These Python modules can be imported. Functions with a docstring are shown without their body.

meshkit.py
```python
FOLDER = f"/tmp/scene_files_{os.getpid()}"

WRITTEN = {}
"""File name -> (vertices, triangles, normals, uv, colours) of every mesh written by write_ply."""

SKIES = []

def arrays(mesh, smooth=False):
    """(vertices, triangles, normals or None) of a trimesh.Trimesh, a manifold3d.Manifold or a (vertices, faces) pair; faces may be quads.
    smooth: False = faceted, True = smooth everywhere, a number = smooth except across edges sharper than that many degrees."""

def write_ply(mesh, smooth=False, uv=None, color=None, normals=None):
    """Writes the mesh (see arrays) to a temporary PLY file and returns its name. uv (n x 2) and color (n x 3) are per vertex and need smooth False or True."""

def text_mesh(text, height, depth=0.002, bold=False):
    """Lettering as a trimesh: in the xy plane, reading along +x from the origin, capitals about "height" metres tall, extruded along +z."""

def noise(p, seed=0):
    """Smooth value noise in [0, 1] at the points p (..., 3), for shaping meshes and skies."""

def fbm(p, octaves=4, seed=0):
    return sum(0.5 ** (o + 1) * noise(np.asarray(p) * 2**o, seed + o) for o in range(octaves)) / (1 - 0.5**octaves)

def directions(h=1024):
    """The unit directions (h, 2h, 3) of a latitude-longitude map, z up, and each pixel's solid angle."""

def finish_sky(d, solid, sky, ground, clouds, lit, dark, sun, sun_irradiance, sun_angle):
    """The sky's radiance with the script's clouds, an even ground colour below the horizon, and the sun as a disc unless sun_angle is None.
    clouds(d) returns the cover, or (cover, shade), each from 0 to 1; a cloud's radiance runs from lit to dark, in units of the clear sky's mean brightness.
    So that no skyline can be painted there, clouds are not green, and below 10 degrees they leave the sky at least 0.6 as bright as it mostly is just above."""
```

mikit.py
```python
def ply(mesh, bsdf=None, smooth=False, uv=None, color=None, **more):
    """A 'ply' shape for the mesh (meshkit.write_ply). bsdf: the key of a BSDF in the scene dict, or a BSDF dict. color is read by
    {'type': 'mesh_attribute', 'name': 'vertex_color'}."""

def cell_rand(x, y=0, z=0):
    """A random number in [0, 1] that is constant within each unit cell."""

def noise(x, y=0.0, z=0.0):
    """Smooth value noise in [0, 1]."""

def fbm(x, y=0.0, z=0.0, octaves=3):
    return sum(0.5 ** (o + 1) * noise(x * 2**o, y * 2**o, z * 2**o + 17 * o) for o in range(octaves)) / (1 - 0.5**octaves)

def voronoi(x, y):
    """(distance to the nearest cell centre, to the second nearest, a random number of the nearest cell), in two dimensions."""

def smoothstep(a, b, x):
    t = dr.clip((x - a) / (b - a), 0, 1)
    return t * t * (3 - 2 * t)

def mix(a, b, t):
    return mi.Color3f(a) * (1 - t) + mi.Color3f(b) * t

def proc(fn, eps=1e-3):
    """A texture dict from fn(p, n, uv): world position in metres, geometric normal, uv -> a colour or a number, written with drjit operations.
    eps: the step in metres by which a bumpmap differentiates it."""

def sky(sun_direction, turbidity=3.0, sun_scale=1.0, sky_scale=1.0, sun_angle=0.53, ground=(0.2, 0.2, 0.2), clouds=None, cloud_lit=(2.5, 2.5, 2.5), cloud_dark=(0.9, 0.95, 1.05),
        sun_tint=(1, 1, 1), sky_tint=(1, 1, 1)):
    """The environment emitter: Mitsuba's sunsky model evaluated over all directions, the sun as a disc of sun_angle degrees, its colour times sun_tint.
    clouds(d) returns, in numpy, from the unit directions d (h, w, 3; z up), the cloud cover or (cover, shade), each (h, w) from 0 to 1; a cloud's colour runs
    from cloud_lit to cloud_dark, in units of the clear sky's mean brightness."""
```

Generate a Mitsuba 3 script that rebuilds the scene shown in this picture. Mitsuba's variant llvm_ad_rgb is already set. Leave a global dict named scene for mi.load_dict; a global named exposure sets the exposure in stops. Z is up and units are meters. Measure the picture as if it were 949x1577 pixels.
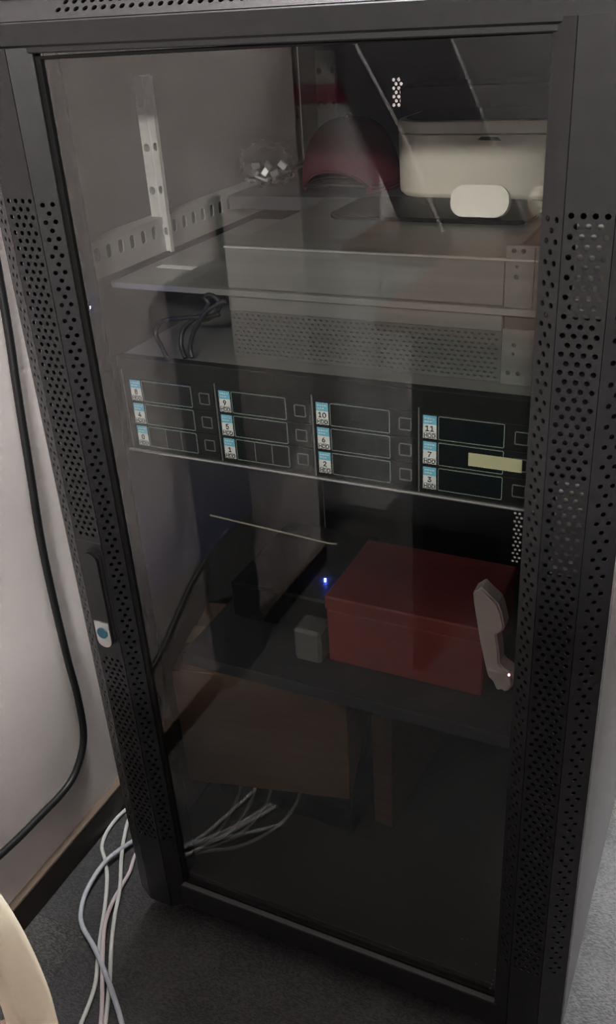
import math, random
import numpy as np
import trimesh
import mitsuba as mi
import drjit as dr
import mikit, meshkit
from mikit import noise, fbm, mix, smoothstep
from shapely.geometry import Polygon, Point, box as sbox
from shapely import affinity

random.seed(7)
T = mi.ScalarTransform4f
scene, labels = {}, {}

# ---------------------------------------------------------------- camera, lamps, exposure
F_PX = 1409.17
EYE = np.array([0.36865, -0.69306, 1.15429])
RIGHT = np.array([0.90271533, 0.42605279, -0.05986694])
DOWN = np.array([0.15688858, -0.45554422, -0.87627931])
FWD = np.array([-0.40061328, 0.78163833, -0.47806957])
scene['camera'] = {
    'type': 'perspective', 'fov_axis': 'x', 'fov': 2 * math.degrees(math.atan(474.5 / F_PX)),
    'near_clip': 0.01, 'far_clip': 100.0,
    'to_world': T().look_at(origin=EYE.tolist(), target=(EYE + FWD).tolist(), up=(-DOWN).tolist())}
exposure = 2.35
LAMP_FRONT = (54.0, 52.2, 50.0)   # radiance of the row of ceiling panels far in front of the cabinet
FILL_ABOVE = (26.0, 25.5, 25.0)   # radiance of the unseen panel added to brighten cabinet top and back wall
SPOT_RIGHT = (10.4, 10.3, 10.1)    # intensity of the unseen spot added to brighten the carpet to its right
ROOM = dict(x0=-1.3, x1=3.2, y0=-6.5, y1=1.0, z1=2.7)
WALL_X = -0.46


# ---------------------------------------------------------------- materials
def rgb(*c):
    return {'type': 'rgb', 'value': list(c)}


def mat(key, base, rough=0.5, metallic=0.0, spec=0.5, **more):
    d = {'type': 'principled', 'base_color': base if isinstance(base, dict) else rgb(*base), 'roughness': rough,
         'metallic': metallic, 'specular': spec, **more}
    scene[key] = {'type': 'twosided', 'bsdf': d}
    return key


def bumped(key, base, height, rough=0.6, eps=1e-3, spec=0.3, **more):
    d = {'type': 'principled', 'base_color': base if isinstance(base, dict) else rgb(*base), 'roughness': rough,
         'specular': spec, **more}
    scene[key] = {'type': 'twosided', 'bsdf': {'type': 'bumpmap', 'arbitrary': mikit.proc(height, eps), 'scale': 1.0, 'bsdf': d}}
    return key


def powder(p, n, uv):
    v = fbm(p.x * 90, p.y * 90, p.z * 90, 2)
    return mix((0.0105, 0.0103, 0.0118), (0.0155, 0.0152, 0.0170), v)


mat('m_powder', mikit.proc(powder), 0.42)
mat('m_powder_dull', (0.014, 0.0135, 0.015), 0.55)
mat('m_black', (0.010, 0.010, 0.011), 0.5)
mat('m_gasket', (0.006, 0.006, 0.006), 0.7, spec=0.2)
mat('m_side', (0.068, 0.068, 0.071), 0.45)
mat('m_inner', (0.13, 0.13, 0.13), 0.5)
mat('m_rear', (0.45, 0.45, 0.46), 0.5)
mat('m_zinc', mikit.proc(lambda p, n, uv: mix((0.60, 0.59, 0.54), (0.76, 0.75, 0.69), fbm(p.x * 60, p.y * 60, p.z * 25, 3))), 0.42, 0.15)
mat('m_shelf', mikit.proc(lambda p, n, uv: mix((0.15, 0.152, 0.14), (0.19, 0.19, 0.178), fbm(p.x * 9, p.y * 60, p.z * 150, 3))), 0.38)
mat('m_floor_pan', (0.075, 0.08, 0.075), 0.5)
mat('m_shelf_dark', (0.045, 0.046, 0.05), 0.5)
mat('m_device', mikit.proc(lambda p, n, uv: mix((0.105, 0.108, 0.098), (0.155, 0.158, 0.146), fbm(p.x * 5, p.y * 30, p.z * 170, 3))), 0.36)
mat('m_device_mesh', (0.055, 0.056, 0.052), 0.5)
mat('m_device_grille', (0.085, 0.087, 0.08), 0.45)
mat('m_rec_case', (0.15, 0.152, 0.143), 0.4)
mat('m_rec_face', (0.010, 0.012, 0.011), 0.4, spec=0.3)
mat('m_rec_window', (0.008, 0.011, 0.012), 0.18)
mat('m_rec_line', (0.17, 0.22, 0.19), 0.5)
mat('m_rec_line_grey', (0.13, 0.14, 0.14), 0.5)
mat('m_chrome', (0.75, 0.76, 0.75), 0.28, 0.8)
mat('m_label_blue', (0.16, 0.48, 0.62), 0.5)
mat('m_label_white', (0.66, 0.68, 0.66), 0.5)
mat('m_ink', (0.03, 0.03, 0.03), 0.6)
mat('m_sticker', (0.44, 0.43, 0.26), 0.6)
mat('m_cream', mikit.proc(lambda p, n, uv: mix((0.80, 0.74, 0.62), (0.86, 0.80, 0.68), fbm(p.x * 12, p.y * 12, p.z * 12, 2))), 0.4)
mat('m_cream_light', (0.88, 0.83, 0.73), 0.4)
mat('m_slot', (0.03, 0.028, 0.025), 0.7)
mat('m_maroon', mikit.proc(lambda p, n, uv: mix((0.075, 0.011, 0.022), (0.105, 0.016, 0.031), fbm(p.x * 500, p.y * 500, p.z * 500, 2))), 0.8, spec=0.2)
mat('m_maroon_dark', (0.05, 0.008, 0.014), 0.8, spec=0.2)
mat('m_red', mikit.proc(lambda p, n, uv: mix((0.27, 0.058, 0.055), (0.33, 0.075, 0.070), fbm(p.x * 30, p.y * 30, p.z * 30, 2))), 0.55)
mat('m_carton', mikit.proc(lambda p, n, uv: mix((0.15, 0.095, 0.065), (0.19, 0.12, 0.085), fbm(p.x * 14, p.y * 14, p.z * 90, 3))), 0.8, spec=0.2)
mat('m_tape', (0.36, 0.26, 0.16), 0.35)
mat('m_white_plastic', (0.72, 0.68, 0.64), 0.45)
mat('m_cable_black', (0.010, 0.010, 0.011), 0.45)
mat('m_cable_grey', (0.58, 0.60, 0.58), 0.5)
mat('m_cable_blue', (0.47, 0.51, 0.56), 0.5)
mat('m_cable_pink', (0.62, 0.54, 0.57), 0.5)
mat('m_cord_pale', (0.62, 0.58, 0.46), 0.6)
mat('m_wood', mikit.proc(lambda p, n, uv: mix((0.085, 0.038, 0.024), (0.13, 0.06, 0.038), fbm(p.x * 12, p.y * 90, p.z * 20, 3))), 0.45)
mat('m_chair', (0.70, 0.67, 0.53), 0.5)
mat('m_desk', (0.03, 0.028, 0.028), 0.5)
mat('m_lamp_frame', (0.7, 0.7, 0.7), 0.5)
mat('m_locker', (0.72, 0.72, 0.70), 0.5)
mat('m_stripe', (0.36, 0.03, 0.08), 0.5)
mat('m_added_partition', (0.42, 0.42, 0.44), 0.8, spec=0.1)
mat('m_shade_partition', (0.05, 0.05, 0.055), 0.8, spec=0.1)
mat('m_board', (0.06, 0.06, 0.066), 0.6)
mat('m_lock_blue', (0.03, 0.11, 0.17), 0.3, 0.2)
mat('m_handle', (0.012, 0.012, 0.014), 0.28)
mat('m_bracket', (0.33, 0.325, 0.30), 0.45, 0.15)
mat('m_cable_shaded', (0.26, 0.27, 0.26), 0.5)  # cable grey darkened in the colour to imitate the dim interior
mat('m_router', (0.010, 0.010, 0.011), 0.22)
mat('m_ceiling', (0.75, 0.75, 0.74), 0.8, spec=0.1)
mat('m_baseboard', (0.022, 0.017, 0.014), 0.5)
mat('m_baseboard_cap', (0.16, 0.12, 0.09), 0.5)
bumped('m_wall', mikit.proc(lambda p, n, uv: mix((0.70, 0.655, 0.64), (0.75, 0.705, 0.69), fbm(p.x * 3, p.y * 3, p.z * 3, 3))),
       lambda p, n, uv: 0.0004 * fbm(p.x * 160, p.y * 160, p.z * 160, 2), 0.8, spec=0.15)


def carpet_colour(a, b):
    def fn(p, n, uv):
        w = fbm(p.x * 22, p.y * 22, 3.0, 2) * 6
        t = noise(p.x * 360 + w, p.y * 950 + w * 0.6) * 0.65 + fbm(p.x * 14, p.y * 14, 0.0, 2) * 0.35
        return mix(a, b, smoothstep(0.15, 0.85, t))
    return mikit.proc(fn)


def carpet_height(p, n, uv):
    w = fbm(p.x * 22, p.y * 22, 3.0, 2) * 6
    return 0.0018 * noise(p.x * 300 + w, p.y * 720 + w * 0.6) + 0.0008 * noise(p.x * 700, p.y * 700)


bumped('m_carpet', carpet_colour((0.046, 0.046, 0.045), (0.132, 0.132, 0.128)), carpet_height, 0.95, 6e-4, 0.05)
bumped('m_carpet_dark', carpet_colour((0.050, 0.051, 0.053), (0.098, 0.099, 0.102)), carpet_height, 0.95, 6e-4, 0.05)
scene['m_glass'] = {'type': 'thindielectric', 'int_ior': 1.62, 'ext_ior': 1.0, 'specular_transmittance': rgb(0.74, 0.75, 0.74)}
scene['m_film'] = {'type': 'thindielectric', 'int_ior': 1.5, 'ext_ior': 1.0}


# ---------------------------------------------------------------- mesh helpers
def hull(pts):
    return trimesh.convex.convex_hull(np.asarray(pts, float))


def bx(x0, x1, y0, y1, z0, z1, b=0.001):
    """A box with chamfered edges."""
    b = min(b, 0.45 * min(x1 - x0, y1 - y0, z1 - z0))
    if b <= 0:
        return trimesh.creation.box(bounds=[[x0, y0, z0], [x1, y1, z1]])
    P = []
    for sx in (0, 1):
        for sy in (0, 1):
            for sz in (0, 1):
                c = np.array([x1 if sx else x0, y1 if sy else y0, z1 if sz else z0])
                d = np.array([-1 if sx else 1, -1 if sy else 1, -1 if sz else 1]) * b
                for k in range(3):
                    e = d.copy(); e[k] = 0
                    P.append(c + e)
    return hull(P)


def cat(*m):
    return trimesh.util.concatenate(list(m))


def place(mesh, origin, eu, ev):
    """Local x, y, z of the mesh to eu, ev and their cross product at the origin."""
    eu, ev = np.asarray(eu, float), np.asarray(ev, float)
    eu, ev = eu / np.linalg.norm(eu), ev / np.linalg.norm(ev)
    M = np.eye(4)
    M[:3, 0], M[:3, 1], M[:3, 2], M[:3, 3] = eu, ev, np.cross(eu, ev), origin
    mesh = mesh.copy()
    mesh.apply_transform(M)
    return mesh


def ext(poly, depth):
    parts = [trimesh.creation.extrude_polygon(g, depth, engine='earcut') for g in getattr(poly, 'geoms', [poly]) if g.area > 0]
    return cat(*parts)


def ngon(cx, cy, r, n=10, rot=0.0, sy=1.0):
    return [(cx + r * math.cos(rot + 2 * math.pi * k / n), cy + sy * r * math.sin(rot + 2 * math.pi * k / n)) for k in range(n)]


def rrect(x0, x1, y0, y1, r, n=6):
    return sbox(x0 + r, y0 + r, x1 - r, y1 - r).buffer(r, quad_segs=n)


def smooth_path(pts, per=8):
    P = np.asarray(pts, float)
    Q = np.vstack([2 * P[0] - P[1], P, 2 * P[-1] - P[-2]])
    out = []
    for i in range(1, len(Q) - 2):
        for k in range(per):
            t = k / per
            a, b, c, d = Q[i - 1], Q[i], Q[i + 1], Q[i + 2]
            out.append(0.5 * (2 * b + (c - a) * t + (2 * a - 5 * b + 4 * c - d) * t * t + (3 * b - a - 3 * c + d) * t ** 3))
    out.append(P[-1])
    return np.array(out)


def tube(pts, r, n=10, per=8):
    P = smooth_path(pts, per) if per else np.asarray(pts, float)
    t = np.gradient(P, axis=0)
    t /= np.linalg.norm(t, axis=1, keepdims=True)
    u = np.cross(t[0], [0.13, 0.2, 1.0]); u /= np.linalg.norm(u)
    V, F = [], []
    a = np.arange(n) * 2 * np.pi / n
    for i in range(len(P)):
        u = u - t[i] * (u @ t[i]); u /= np.linalg.norm(u)
        w = np.cross(t[i], u)
        V.append(P[i] + r * (np.cos(a)[:, None] * u + np.sin(a)[:, None] * w))
    V = np.vstack(V)
    for i in range(len(P) - 1):
        for k in range(n):
            p, q = i * n + k, i * n + (k + 1) % n
            F += [[p, q, q + n], [p, q + n, p + n]]
    c0, c1 = len(V), len(V) + 1
    V = np.vstack([V, P[0], P[-1]])
    e = (len(P) - 1) * n
    for k in range(n):
        F += [[c0, (k + 1) % n, k], [c1, e + k, e + (k + 1) % n]]
    return trimesh.Trimesh(V, F, process=False)


def add(key, mesh, bsdf, smooth=False, **more):
    k, i = key, 0
    while k in scene:
        i += 1
        k = f'{key}_{i:03d}'
    scene[k] = mikit.ply(mesh, bsdf, smooth, **more)
    return k


def reuse(key, ply, to_world):
    k, i = key, 0
    while k in scene:
        i += 1
        k = f'{key}_{i:03d}'
    scene[k] = {**ply, 'to_world': to_world}
    return k


def say(key, label=None, category=None, group=None, kind=None):
    d = {}
    if label: d['label'] = label
    if category: d['category'] = category
    if group: d['group'] = group
    if kind: d['kind'] = kind
    labels[key] = d
    return key


def struct(key, mesh, bsdf, label=None):
    k = add(key, mesh, bsdf)
    say(k, label, None, None, 'structure')
    return k


# ---------------------------------------------------------------- room
R_ = ROOM
struct('floor', bx(R_['x0'] - .1, R_['x1'] + .1, R_['y0'] - .1, R_['y1'] + .1, -0.06, -0.006, 0), 'm_carpet_dark', 'dark carpet floor laid in tiles')
ts = 0.5
tile = mikit.ply(bx(0.0001, ts - 0.0001, 0.0001, ts - 0.0001, -0.0058, 0.0, 0.0003), 'm_carpet')
tile2 = mikit.ply(bx(0.0001, ts - 0.0001, 0.0001, ts - 0.0001, -0.0058, 0.0, 0.0003), 'm_carpet_dark')
for i in range(-2, 7):
    for j in range(-13, 3):
        x, y = 0.14 + i * ts - 0.5, -0.07 + j * ts
        if x + ts < R_['x0'] or x > R_['x1'] or y + ts < R_['y0'] or y > R_['y1']:
            continue
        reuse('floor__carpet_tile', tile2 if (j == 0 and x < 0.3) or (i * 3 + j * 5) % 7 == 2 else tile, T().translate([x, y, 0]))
struct('ceiling', bx(R_['x0'] - .1, R_['x1'] + .1, R_['y0'] - .1, R_['y1'] + .1, 2.7, 2.76, 0), 'm_ceiling', 'white ceiling')
struct('wall_left', bx(WALL_X - 0.12, WALL_X, -0.975, R_['y1'], 0, 2.7, 0.002), 'm_wall', 'plain beige grey wall beside the cabinet')
struct('wall_left_001', bx(R_['x0'] - 0.1, R_['x0'], R_['y0'], R_['y1'], 0, 2.7, 0), 'm_wall', 'wall of the recess')
struct('wall_back', bx(R_['x0'] - .1, R_['x1'] + .1, R_['y1'], R_['y1'] + 0.1, 0, 2.7, 0), 'm_wall', 'beige grey wall behind the cabinet')
struct('wall_right', bx(R_['x1'], R_['x1'] + 0.1, R_['y0'], R_['y1'], 0, 2.7, 0), 'm_wall', 'far wall on the right')
struct('wall_front', bx(R_['x0'] - .1, R_['x1'] + .1, R_['y0'] - 0.1, R_['y0'], 0, 2.7, 0), 'm_wall', 'far wall in front of the cabinet')
k = struct('baseboard_left', bx(WALL_X, WALL_X + 0.012, -0.975, R_['y1'], 0, 0.05, 0.001), 'm_baseboard', 'thin dark baseboard along the beige wall')
add('baseboard_left__cap', bx(WALL_X, WALL_X + 0.0125, -0.975, R_['y1'], 0.05, 0.055, 0.001), 'm_baseboard_cap')
struct('baseboard_back', bx(WALL_X + .02, R_['x1'], R_['y1'] - 0.012, R_['y1'], 0, 0.055, 0.001), 'm_baseboard', 'thin dark baseboard behind the cabinet')


def ceiling_light(x0, x1, y0, y1, radiance, label):
    key, i = 'ceiling_light', 0
    while key + '__diffuser' in scene:
        i += 1
        key = f'ceiling_light_{i:03d}'
    say(key, label, 'ceiling light', 'ceiling light panels')
    fr = ext(sbox(x0 - .02, y0 - .02, x1 + .02, y1 + .02).difference(sbox(x0, y0, x1, y1)), 0.03)
    fr.apply_translation([0, 0, 2.67])
    scene[key + '__frame'] = mikit.ply(fr, 'm_lamp_frame')
    q = trimesh.Trimesh([[x0, y0, 2.685], [x1, y0, 2.685], [x1, y1, 2.685], [x0, y1, 2.685]], [[0, 2, 1], [0, 3, 2]], process=False)
    scene[key + '__diffuser'] = mikit.ply(q, 'm_lamp_frame', emitter={'type': 'area', 'radiance': rgb(*radiance)})


ceiling_light(0.80, 2.00, -4.6, -4.0, LAMP_FRONT, 'ceiling light panel far in front of the cabinet')
ceiling_light(-0.40, -0.08, 0.12, 0.44, FILL_ABOVE, 'small unseen ceiling panel added to brighten the cabinet top')
say('added_spot', 'unseen ceiling spot added to brighten the carpet to the right of the cabinet', 'ceiling light')
ring = trimesh.creation.annulus(0.07, 0.10, 0.03); ring.apply_translation([0.95, 0.55, 2.684])
scene['added_spot__housing'] = mikit.ply(ring, 'm_lamp_frame')
scene['added_spot__beam'] = {'type': 'spot', 'intensity': rgb(*SPOT_RIGHT), 'cutoff_angle': 20.5, 'beam_width': 15.0,
                            'to_world': T().look_at(origin=[0.95, 0.55, 2.66], target=[0.95, 0.56, 0.0], up=[1, 0, 0])}

# ---------------------------------------------------------------- the cabinet
CAB = 'server_cabinet'
say(CAB, 'black floor-standing server cabinet with tinted glass door and perforated side strips', 'server cabinet')
GX, GZ0, GZ1 = 0.2221, 0.10, 1.1355      # glass opening
Y0, Y1 = 0.024, 0.66                      # body
HX = 0.298

# body panels
for s, nm in ((1, 'right'), (-1, 'left')):
    x0, x1 = sorted((s * HX, s * (HX - 0.010)))
    add(CAB + '__side_panel', bx(x0, x1, Y0 + 0.014, Y1, 0.022, 1.185, 0.0015), 'm_side')
labels[CAB + '__side_panel'] = {'label': 'grey side panel facing the lighter carpet'}
for s in (1, -1):
    x0, x1 = sorted((s * 0.2875, s * 0.286))
    add(CAB + '__inner_panel', bx(x0, x1, Y0 + .01, Y1 - .01, 0.095, 1.18, 0), 'm_inner')
add(CAB + '__top_panel', bx(-HX, HX, 0.03, Y1, 1.185, 1.192, 0.001), 'm_powder')
add(CAB + '__bottom_panel', bx(-0.285, 0.285, 0.02, Y1 - .01, 0.08, 0.092, 0.001), 'm_floor_pan')
add(CAB + '__plinth', bx(-0.292, 0.292, 0.03, Y1 - 0.02, 0.0, 0.079, 0.002), 'm_black')
for s in (1, -1):
    x0, x1 = sorted((s * 0.2255, s * (0.2925 if s > 0 else 0.2990)))
    add(CAB + '__corner_post', bx(x0, x1, 0.0195, 0.040, 0.08, 1.14, 0.001), 'm_gasket')
for z0_, z1_ in ((0.935, 1.008), (0.700, 0.792)):  # pale plates added to imitate bright spots of light behind the holes
    add(CAB + '__bright_plate', cat(bx(0.244, 0.274, 0.0165, 0.0193, z0_, z1_, 0.0006)), 'm_zinc')
    labels[CAB + '__bright_plate' + ('' if z0_ > .9 else '_001')] = {'label': 'added bright metal plate standing in for light seen through the holes of the right strip'}
# rear panel with two vent patches
holes = []
for r in range(7):
    for c in range(2):
        holes.append((-0.1372 + c * 0.0075 + (r % 2) * 0.0037, 1.031 + r * 0.0055))
for c in range(3):
    holes.append((-0.1225 + c * 0.006, 1.0305))
for (x, z) in ((0.078, 1.055), (0.084, 1.058), (0.083, 1.051), (0.090, 1.054)):
    holes.append((x, z))
for r in range(13):
    for c in range(2):
        holes.append((0.0685 + c * 0.0075 + (r % 2) * 0.0035, 0.306 + r * 0.0078))
for z0_, z1_, bs_ in ((0.702, 1.184, 'm_rear'), (0.09, 0.700, 'm_shelf_dark')):  # lower half coloured dark to imitate shade between recorder and red box
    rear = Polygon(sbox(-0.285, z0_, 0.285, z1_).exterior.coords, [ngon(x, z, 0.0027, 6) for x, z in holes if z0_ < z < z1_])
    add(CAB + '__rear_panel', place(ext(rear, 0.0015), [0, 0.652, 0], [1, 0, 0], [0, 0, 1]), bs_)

# fascia above the door: an upright face and a sloping vent with round holes
TILT = -0.0105


def tilt(m):
    m = m.copy()
    m.vertices[:, 2] += TILT * m.vertices[:, 0]
    return m


fz0, fz1 = 1.1405, 1.1600
add(CAB + '__fascia', tilt(bx(-0.302, 0.302, -0.006, 0.03, fz0, fz1, 0.0015)), 'm_powder')
sl = 0.048
p = 0.0092
hs = []
for r in range(5):
    for c in range(48):
        x = -0.188 + c * p + (r % 2) * p / 2
        if x < 0.27:
            hs.append(ngon(x, 0.0095 + r * p * 0.866, 0.0026, 10))
face = Polygon(sbox(-0.302, 0, 0.302, sl).exterior.coords, hs)
vent = place(ext(face, 0.0015), [0, -0.004, fz1 - 0.0008], [1, 0, 0], [0, 0.72, 0.69])
add(CAB + '__top_vent', tilt(vent), 'm_powder')
add(CAB + '__top_vent_lining', tilt(bx(-0.30, 0.30, 0.012, 0.03, fz1 + .001, fz1 + 0.022, 0)), 'm_gasket')

# door
DOOR = CAB + '__door'
b = 0.006
top_rail = bx(-0.255, 0.255, -0.0035, 0.010, GZ1, 1.1425, 0.001)
bot_rail = cat(bx(-0.285, 0.285, -0.004, 0.014, 0.050, GZ0 - 0.0075, 0.002))
add(DOOR + '__top_rail', tilt(top_rail), 'm_powder_dull')
add(DOOR + '__bottom_rail', bot_rail, 'm_powder_dull')
labels[DOOR] = {'label': 'hinged front door with dark tinted glass'}
add(DOOR + '__bottom_trim', bx(-GX, GX, -0.005, 0.006, GZ0 - 0.0062, GZ0 - 0.0046, 0.0005), 'm_side')
add(DOOR + '__gasket', cat(bx(-GX - .001, -GX + 0.006, 0.0015, 0.010, GZ0, GZ1, 0.0005), bx(GX - .001, GX + 0.001, 0.0015, 0.010, GZ0, GZ1, 0.0005),
                           bx(-GX, GX, 0.0015, 0.010, GZ0 - 0.006, GZ0, 0.0005), bx(-GX, GX, 0.0015, 0.010, GZ1 - .003, GZ1, 0.0005)), 'm_gasket')
gl = trimesh.Trimesh([[-GX, 0.0045, GZ0 - .004], [GX, 0.0045, GZ0 - .004], [GX, 0.0045, GZ1 + .002], [-GX, 0.0045, GZ1 + .002]], [[0, 1, 2], [0, 2, 3]], process=False)
scene[DOOR + '__glass_pane'] = mikit.ply(gl, 'm_glass')
labels[DOOR + '__glass_pane'] = {'label': 'dark tinted reflective glass pane'}


rs_ = random.Random(11)
marks = []
for (x, z) in ((0.2195, 0.1434), (0.2185, 0.1330), (0.2178, 0.1232), (0.2160, 0.1140), (0.2152, 0.1068), (0.2140, 0.0995 + .006), (0.1780, 0.1787), (0.1836, 0.1792), (0.1957, 0.1414)):
    x = min(x, 0.2195)
    marks.append(place(ext(Polygon([(-0.0008, -0.0003), (0.0010, 0.0004), (0.0006, 0.0009), (-0.0006, 0.0006)]), 0.0003), [x, 0.0042, z], [math.cos(rs_.uniform(0, 2)), 0, math.sin(rs_.uniform(0.4, 1.2))], [0, 0, 1]))
add(DOOR + '__glass_mark', cat(*marks), 'm_label_white')
labels[DOOR + '__glass_mark'] = {'label': 'tiny pale scratches near the lower right corner of the glass', 'kind': 'stuff'}


def strip(a, c, z0, z1, cols, pitch, zh0, zh1, skip=None, phase=0.0):
    """A flat perforated facet between plan points a and c, upright from z0 to z1, with staggered holes."""
    a, c = np.array(a, float), np.array(c, float)
    w = np.linalg.norm(c - a)
    hs, r, z = [], 0, zh1 - phase
    while z > zh0:
        n = cols if r % 2 == 0 else cols - 1
        for i in range(n):
            s = w / 2 + (i - (n - 1) / 2) * pitch
            if not (skip and skip[0] < z < skip[1]):
                hs.append((s, z))
        z -= pitch * 0.866
        r += 1
    parts, cut, nchunk = [], [], 8
    edges = np.linspace(z0, z1, nchunk + 1)
    zs = sorted({h[1] for h in hs})
    edges = [z0] + [min(((p_ + q_) / 2 for p_, q_ in zip(zs, zs[1:]) if q_ - p_ > 0.0071), key=lambda m: abs(m - e), default=e) for e in edges[1:-1]] + [z1]
    edges = sorted(set(edges))
    d = np.array([(c - a)[0], (c - a)[1], 0]) / w
    for e0, e1 in zip(edges, edges[1:]):
        inside = [ngon(s, z_, HOLE_R, 9) for s, z_ in hs if e0 + HOLE_R < z_ < e1 - HOLE_R]
        poly = Polygon(sbox(0, e0, w, e1).exterior.coords, inside)
        parts.append(ext(poly, 0.0012))
    return place(cat(*parts), [a[0], a[1], 0], d, [0, 0, 1])


HOLE_R = 0.00225
FZ0, FZ1 = 0.052, 1.1425
ZH0, ZH1 = 0.185, 1.0175
for s in (-1, 1):
    A, Bp, Cp, Dp = (0.2221, 0.0), (0.2400, -0.0125), (0.2750, -0.0125), (0.2990, 0.0)
    skip = (0.487, 0.655) if s < 0 else None
    facets = []
    for (u, v, cols, pitch, ph, sk) in ((A, Bp, 2, 0.0090, 0.004, None), (Bp, Cp, 4, 0.0084, 0.0, skip), (Cp, Dp, 2, 0.0100, 0.003, None)):
        if s > 0:
            m = strip((u[0], u[1]), (v[0], v[1]), FZ0, FZ1, cols, pitch, ZH0, ZH1, sk, ph)
        else:
            m = strip((-v[0], v[1]), (-u[0], u[1]), FZ0, FZ1, cols, pitch, ZH0, ZH1, sk, ph)
        facets.append(m)
    x0, x1 = sorted((s * 0.2990, s * 0.3002))
    facets.append(bx(x0, x1, -0.0005, 0.018 if s > 0 else 0.0193, FZ0, FZ1, 0.0004))
    x0, x1 = sorted((s * 0.2212, s * 0.2223))
    facets.append(bx(x0, x1, 0.0, 0.012, FZ0, FZ1, 0))
    # closing caps at the two ends of the hollow frame
    cap = Polygon([(s * A[0], A[1] + .012), (s * A[0], A[1]), (s * Bp[0], Bp[1]), (s * Cp[0], Cp[1]), (s * Dp[0], Dp[1]), (s * Dp[0], 0.012)])
    for z in (FZ0, FZ1 - 0.0012):
        c_ = ext(cap, 0.0012); c_.apply_translation([0, 0, z]); facets.append(c_)
    key = add(DOOR + '__side_frame', cat(*facets), 'm_powder')
    labels[key] = {'label': 'faceted side strip of the door punched with staggered round holes' + (', beside the wall' if s < 0 else ', on the hinge side')}

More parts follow.
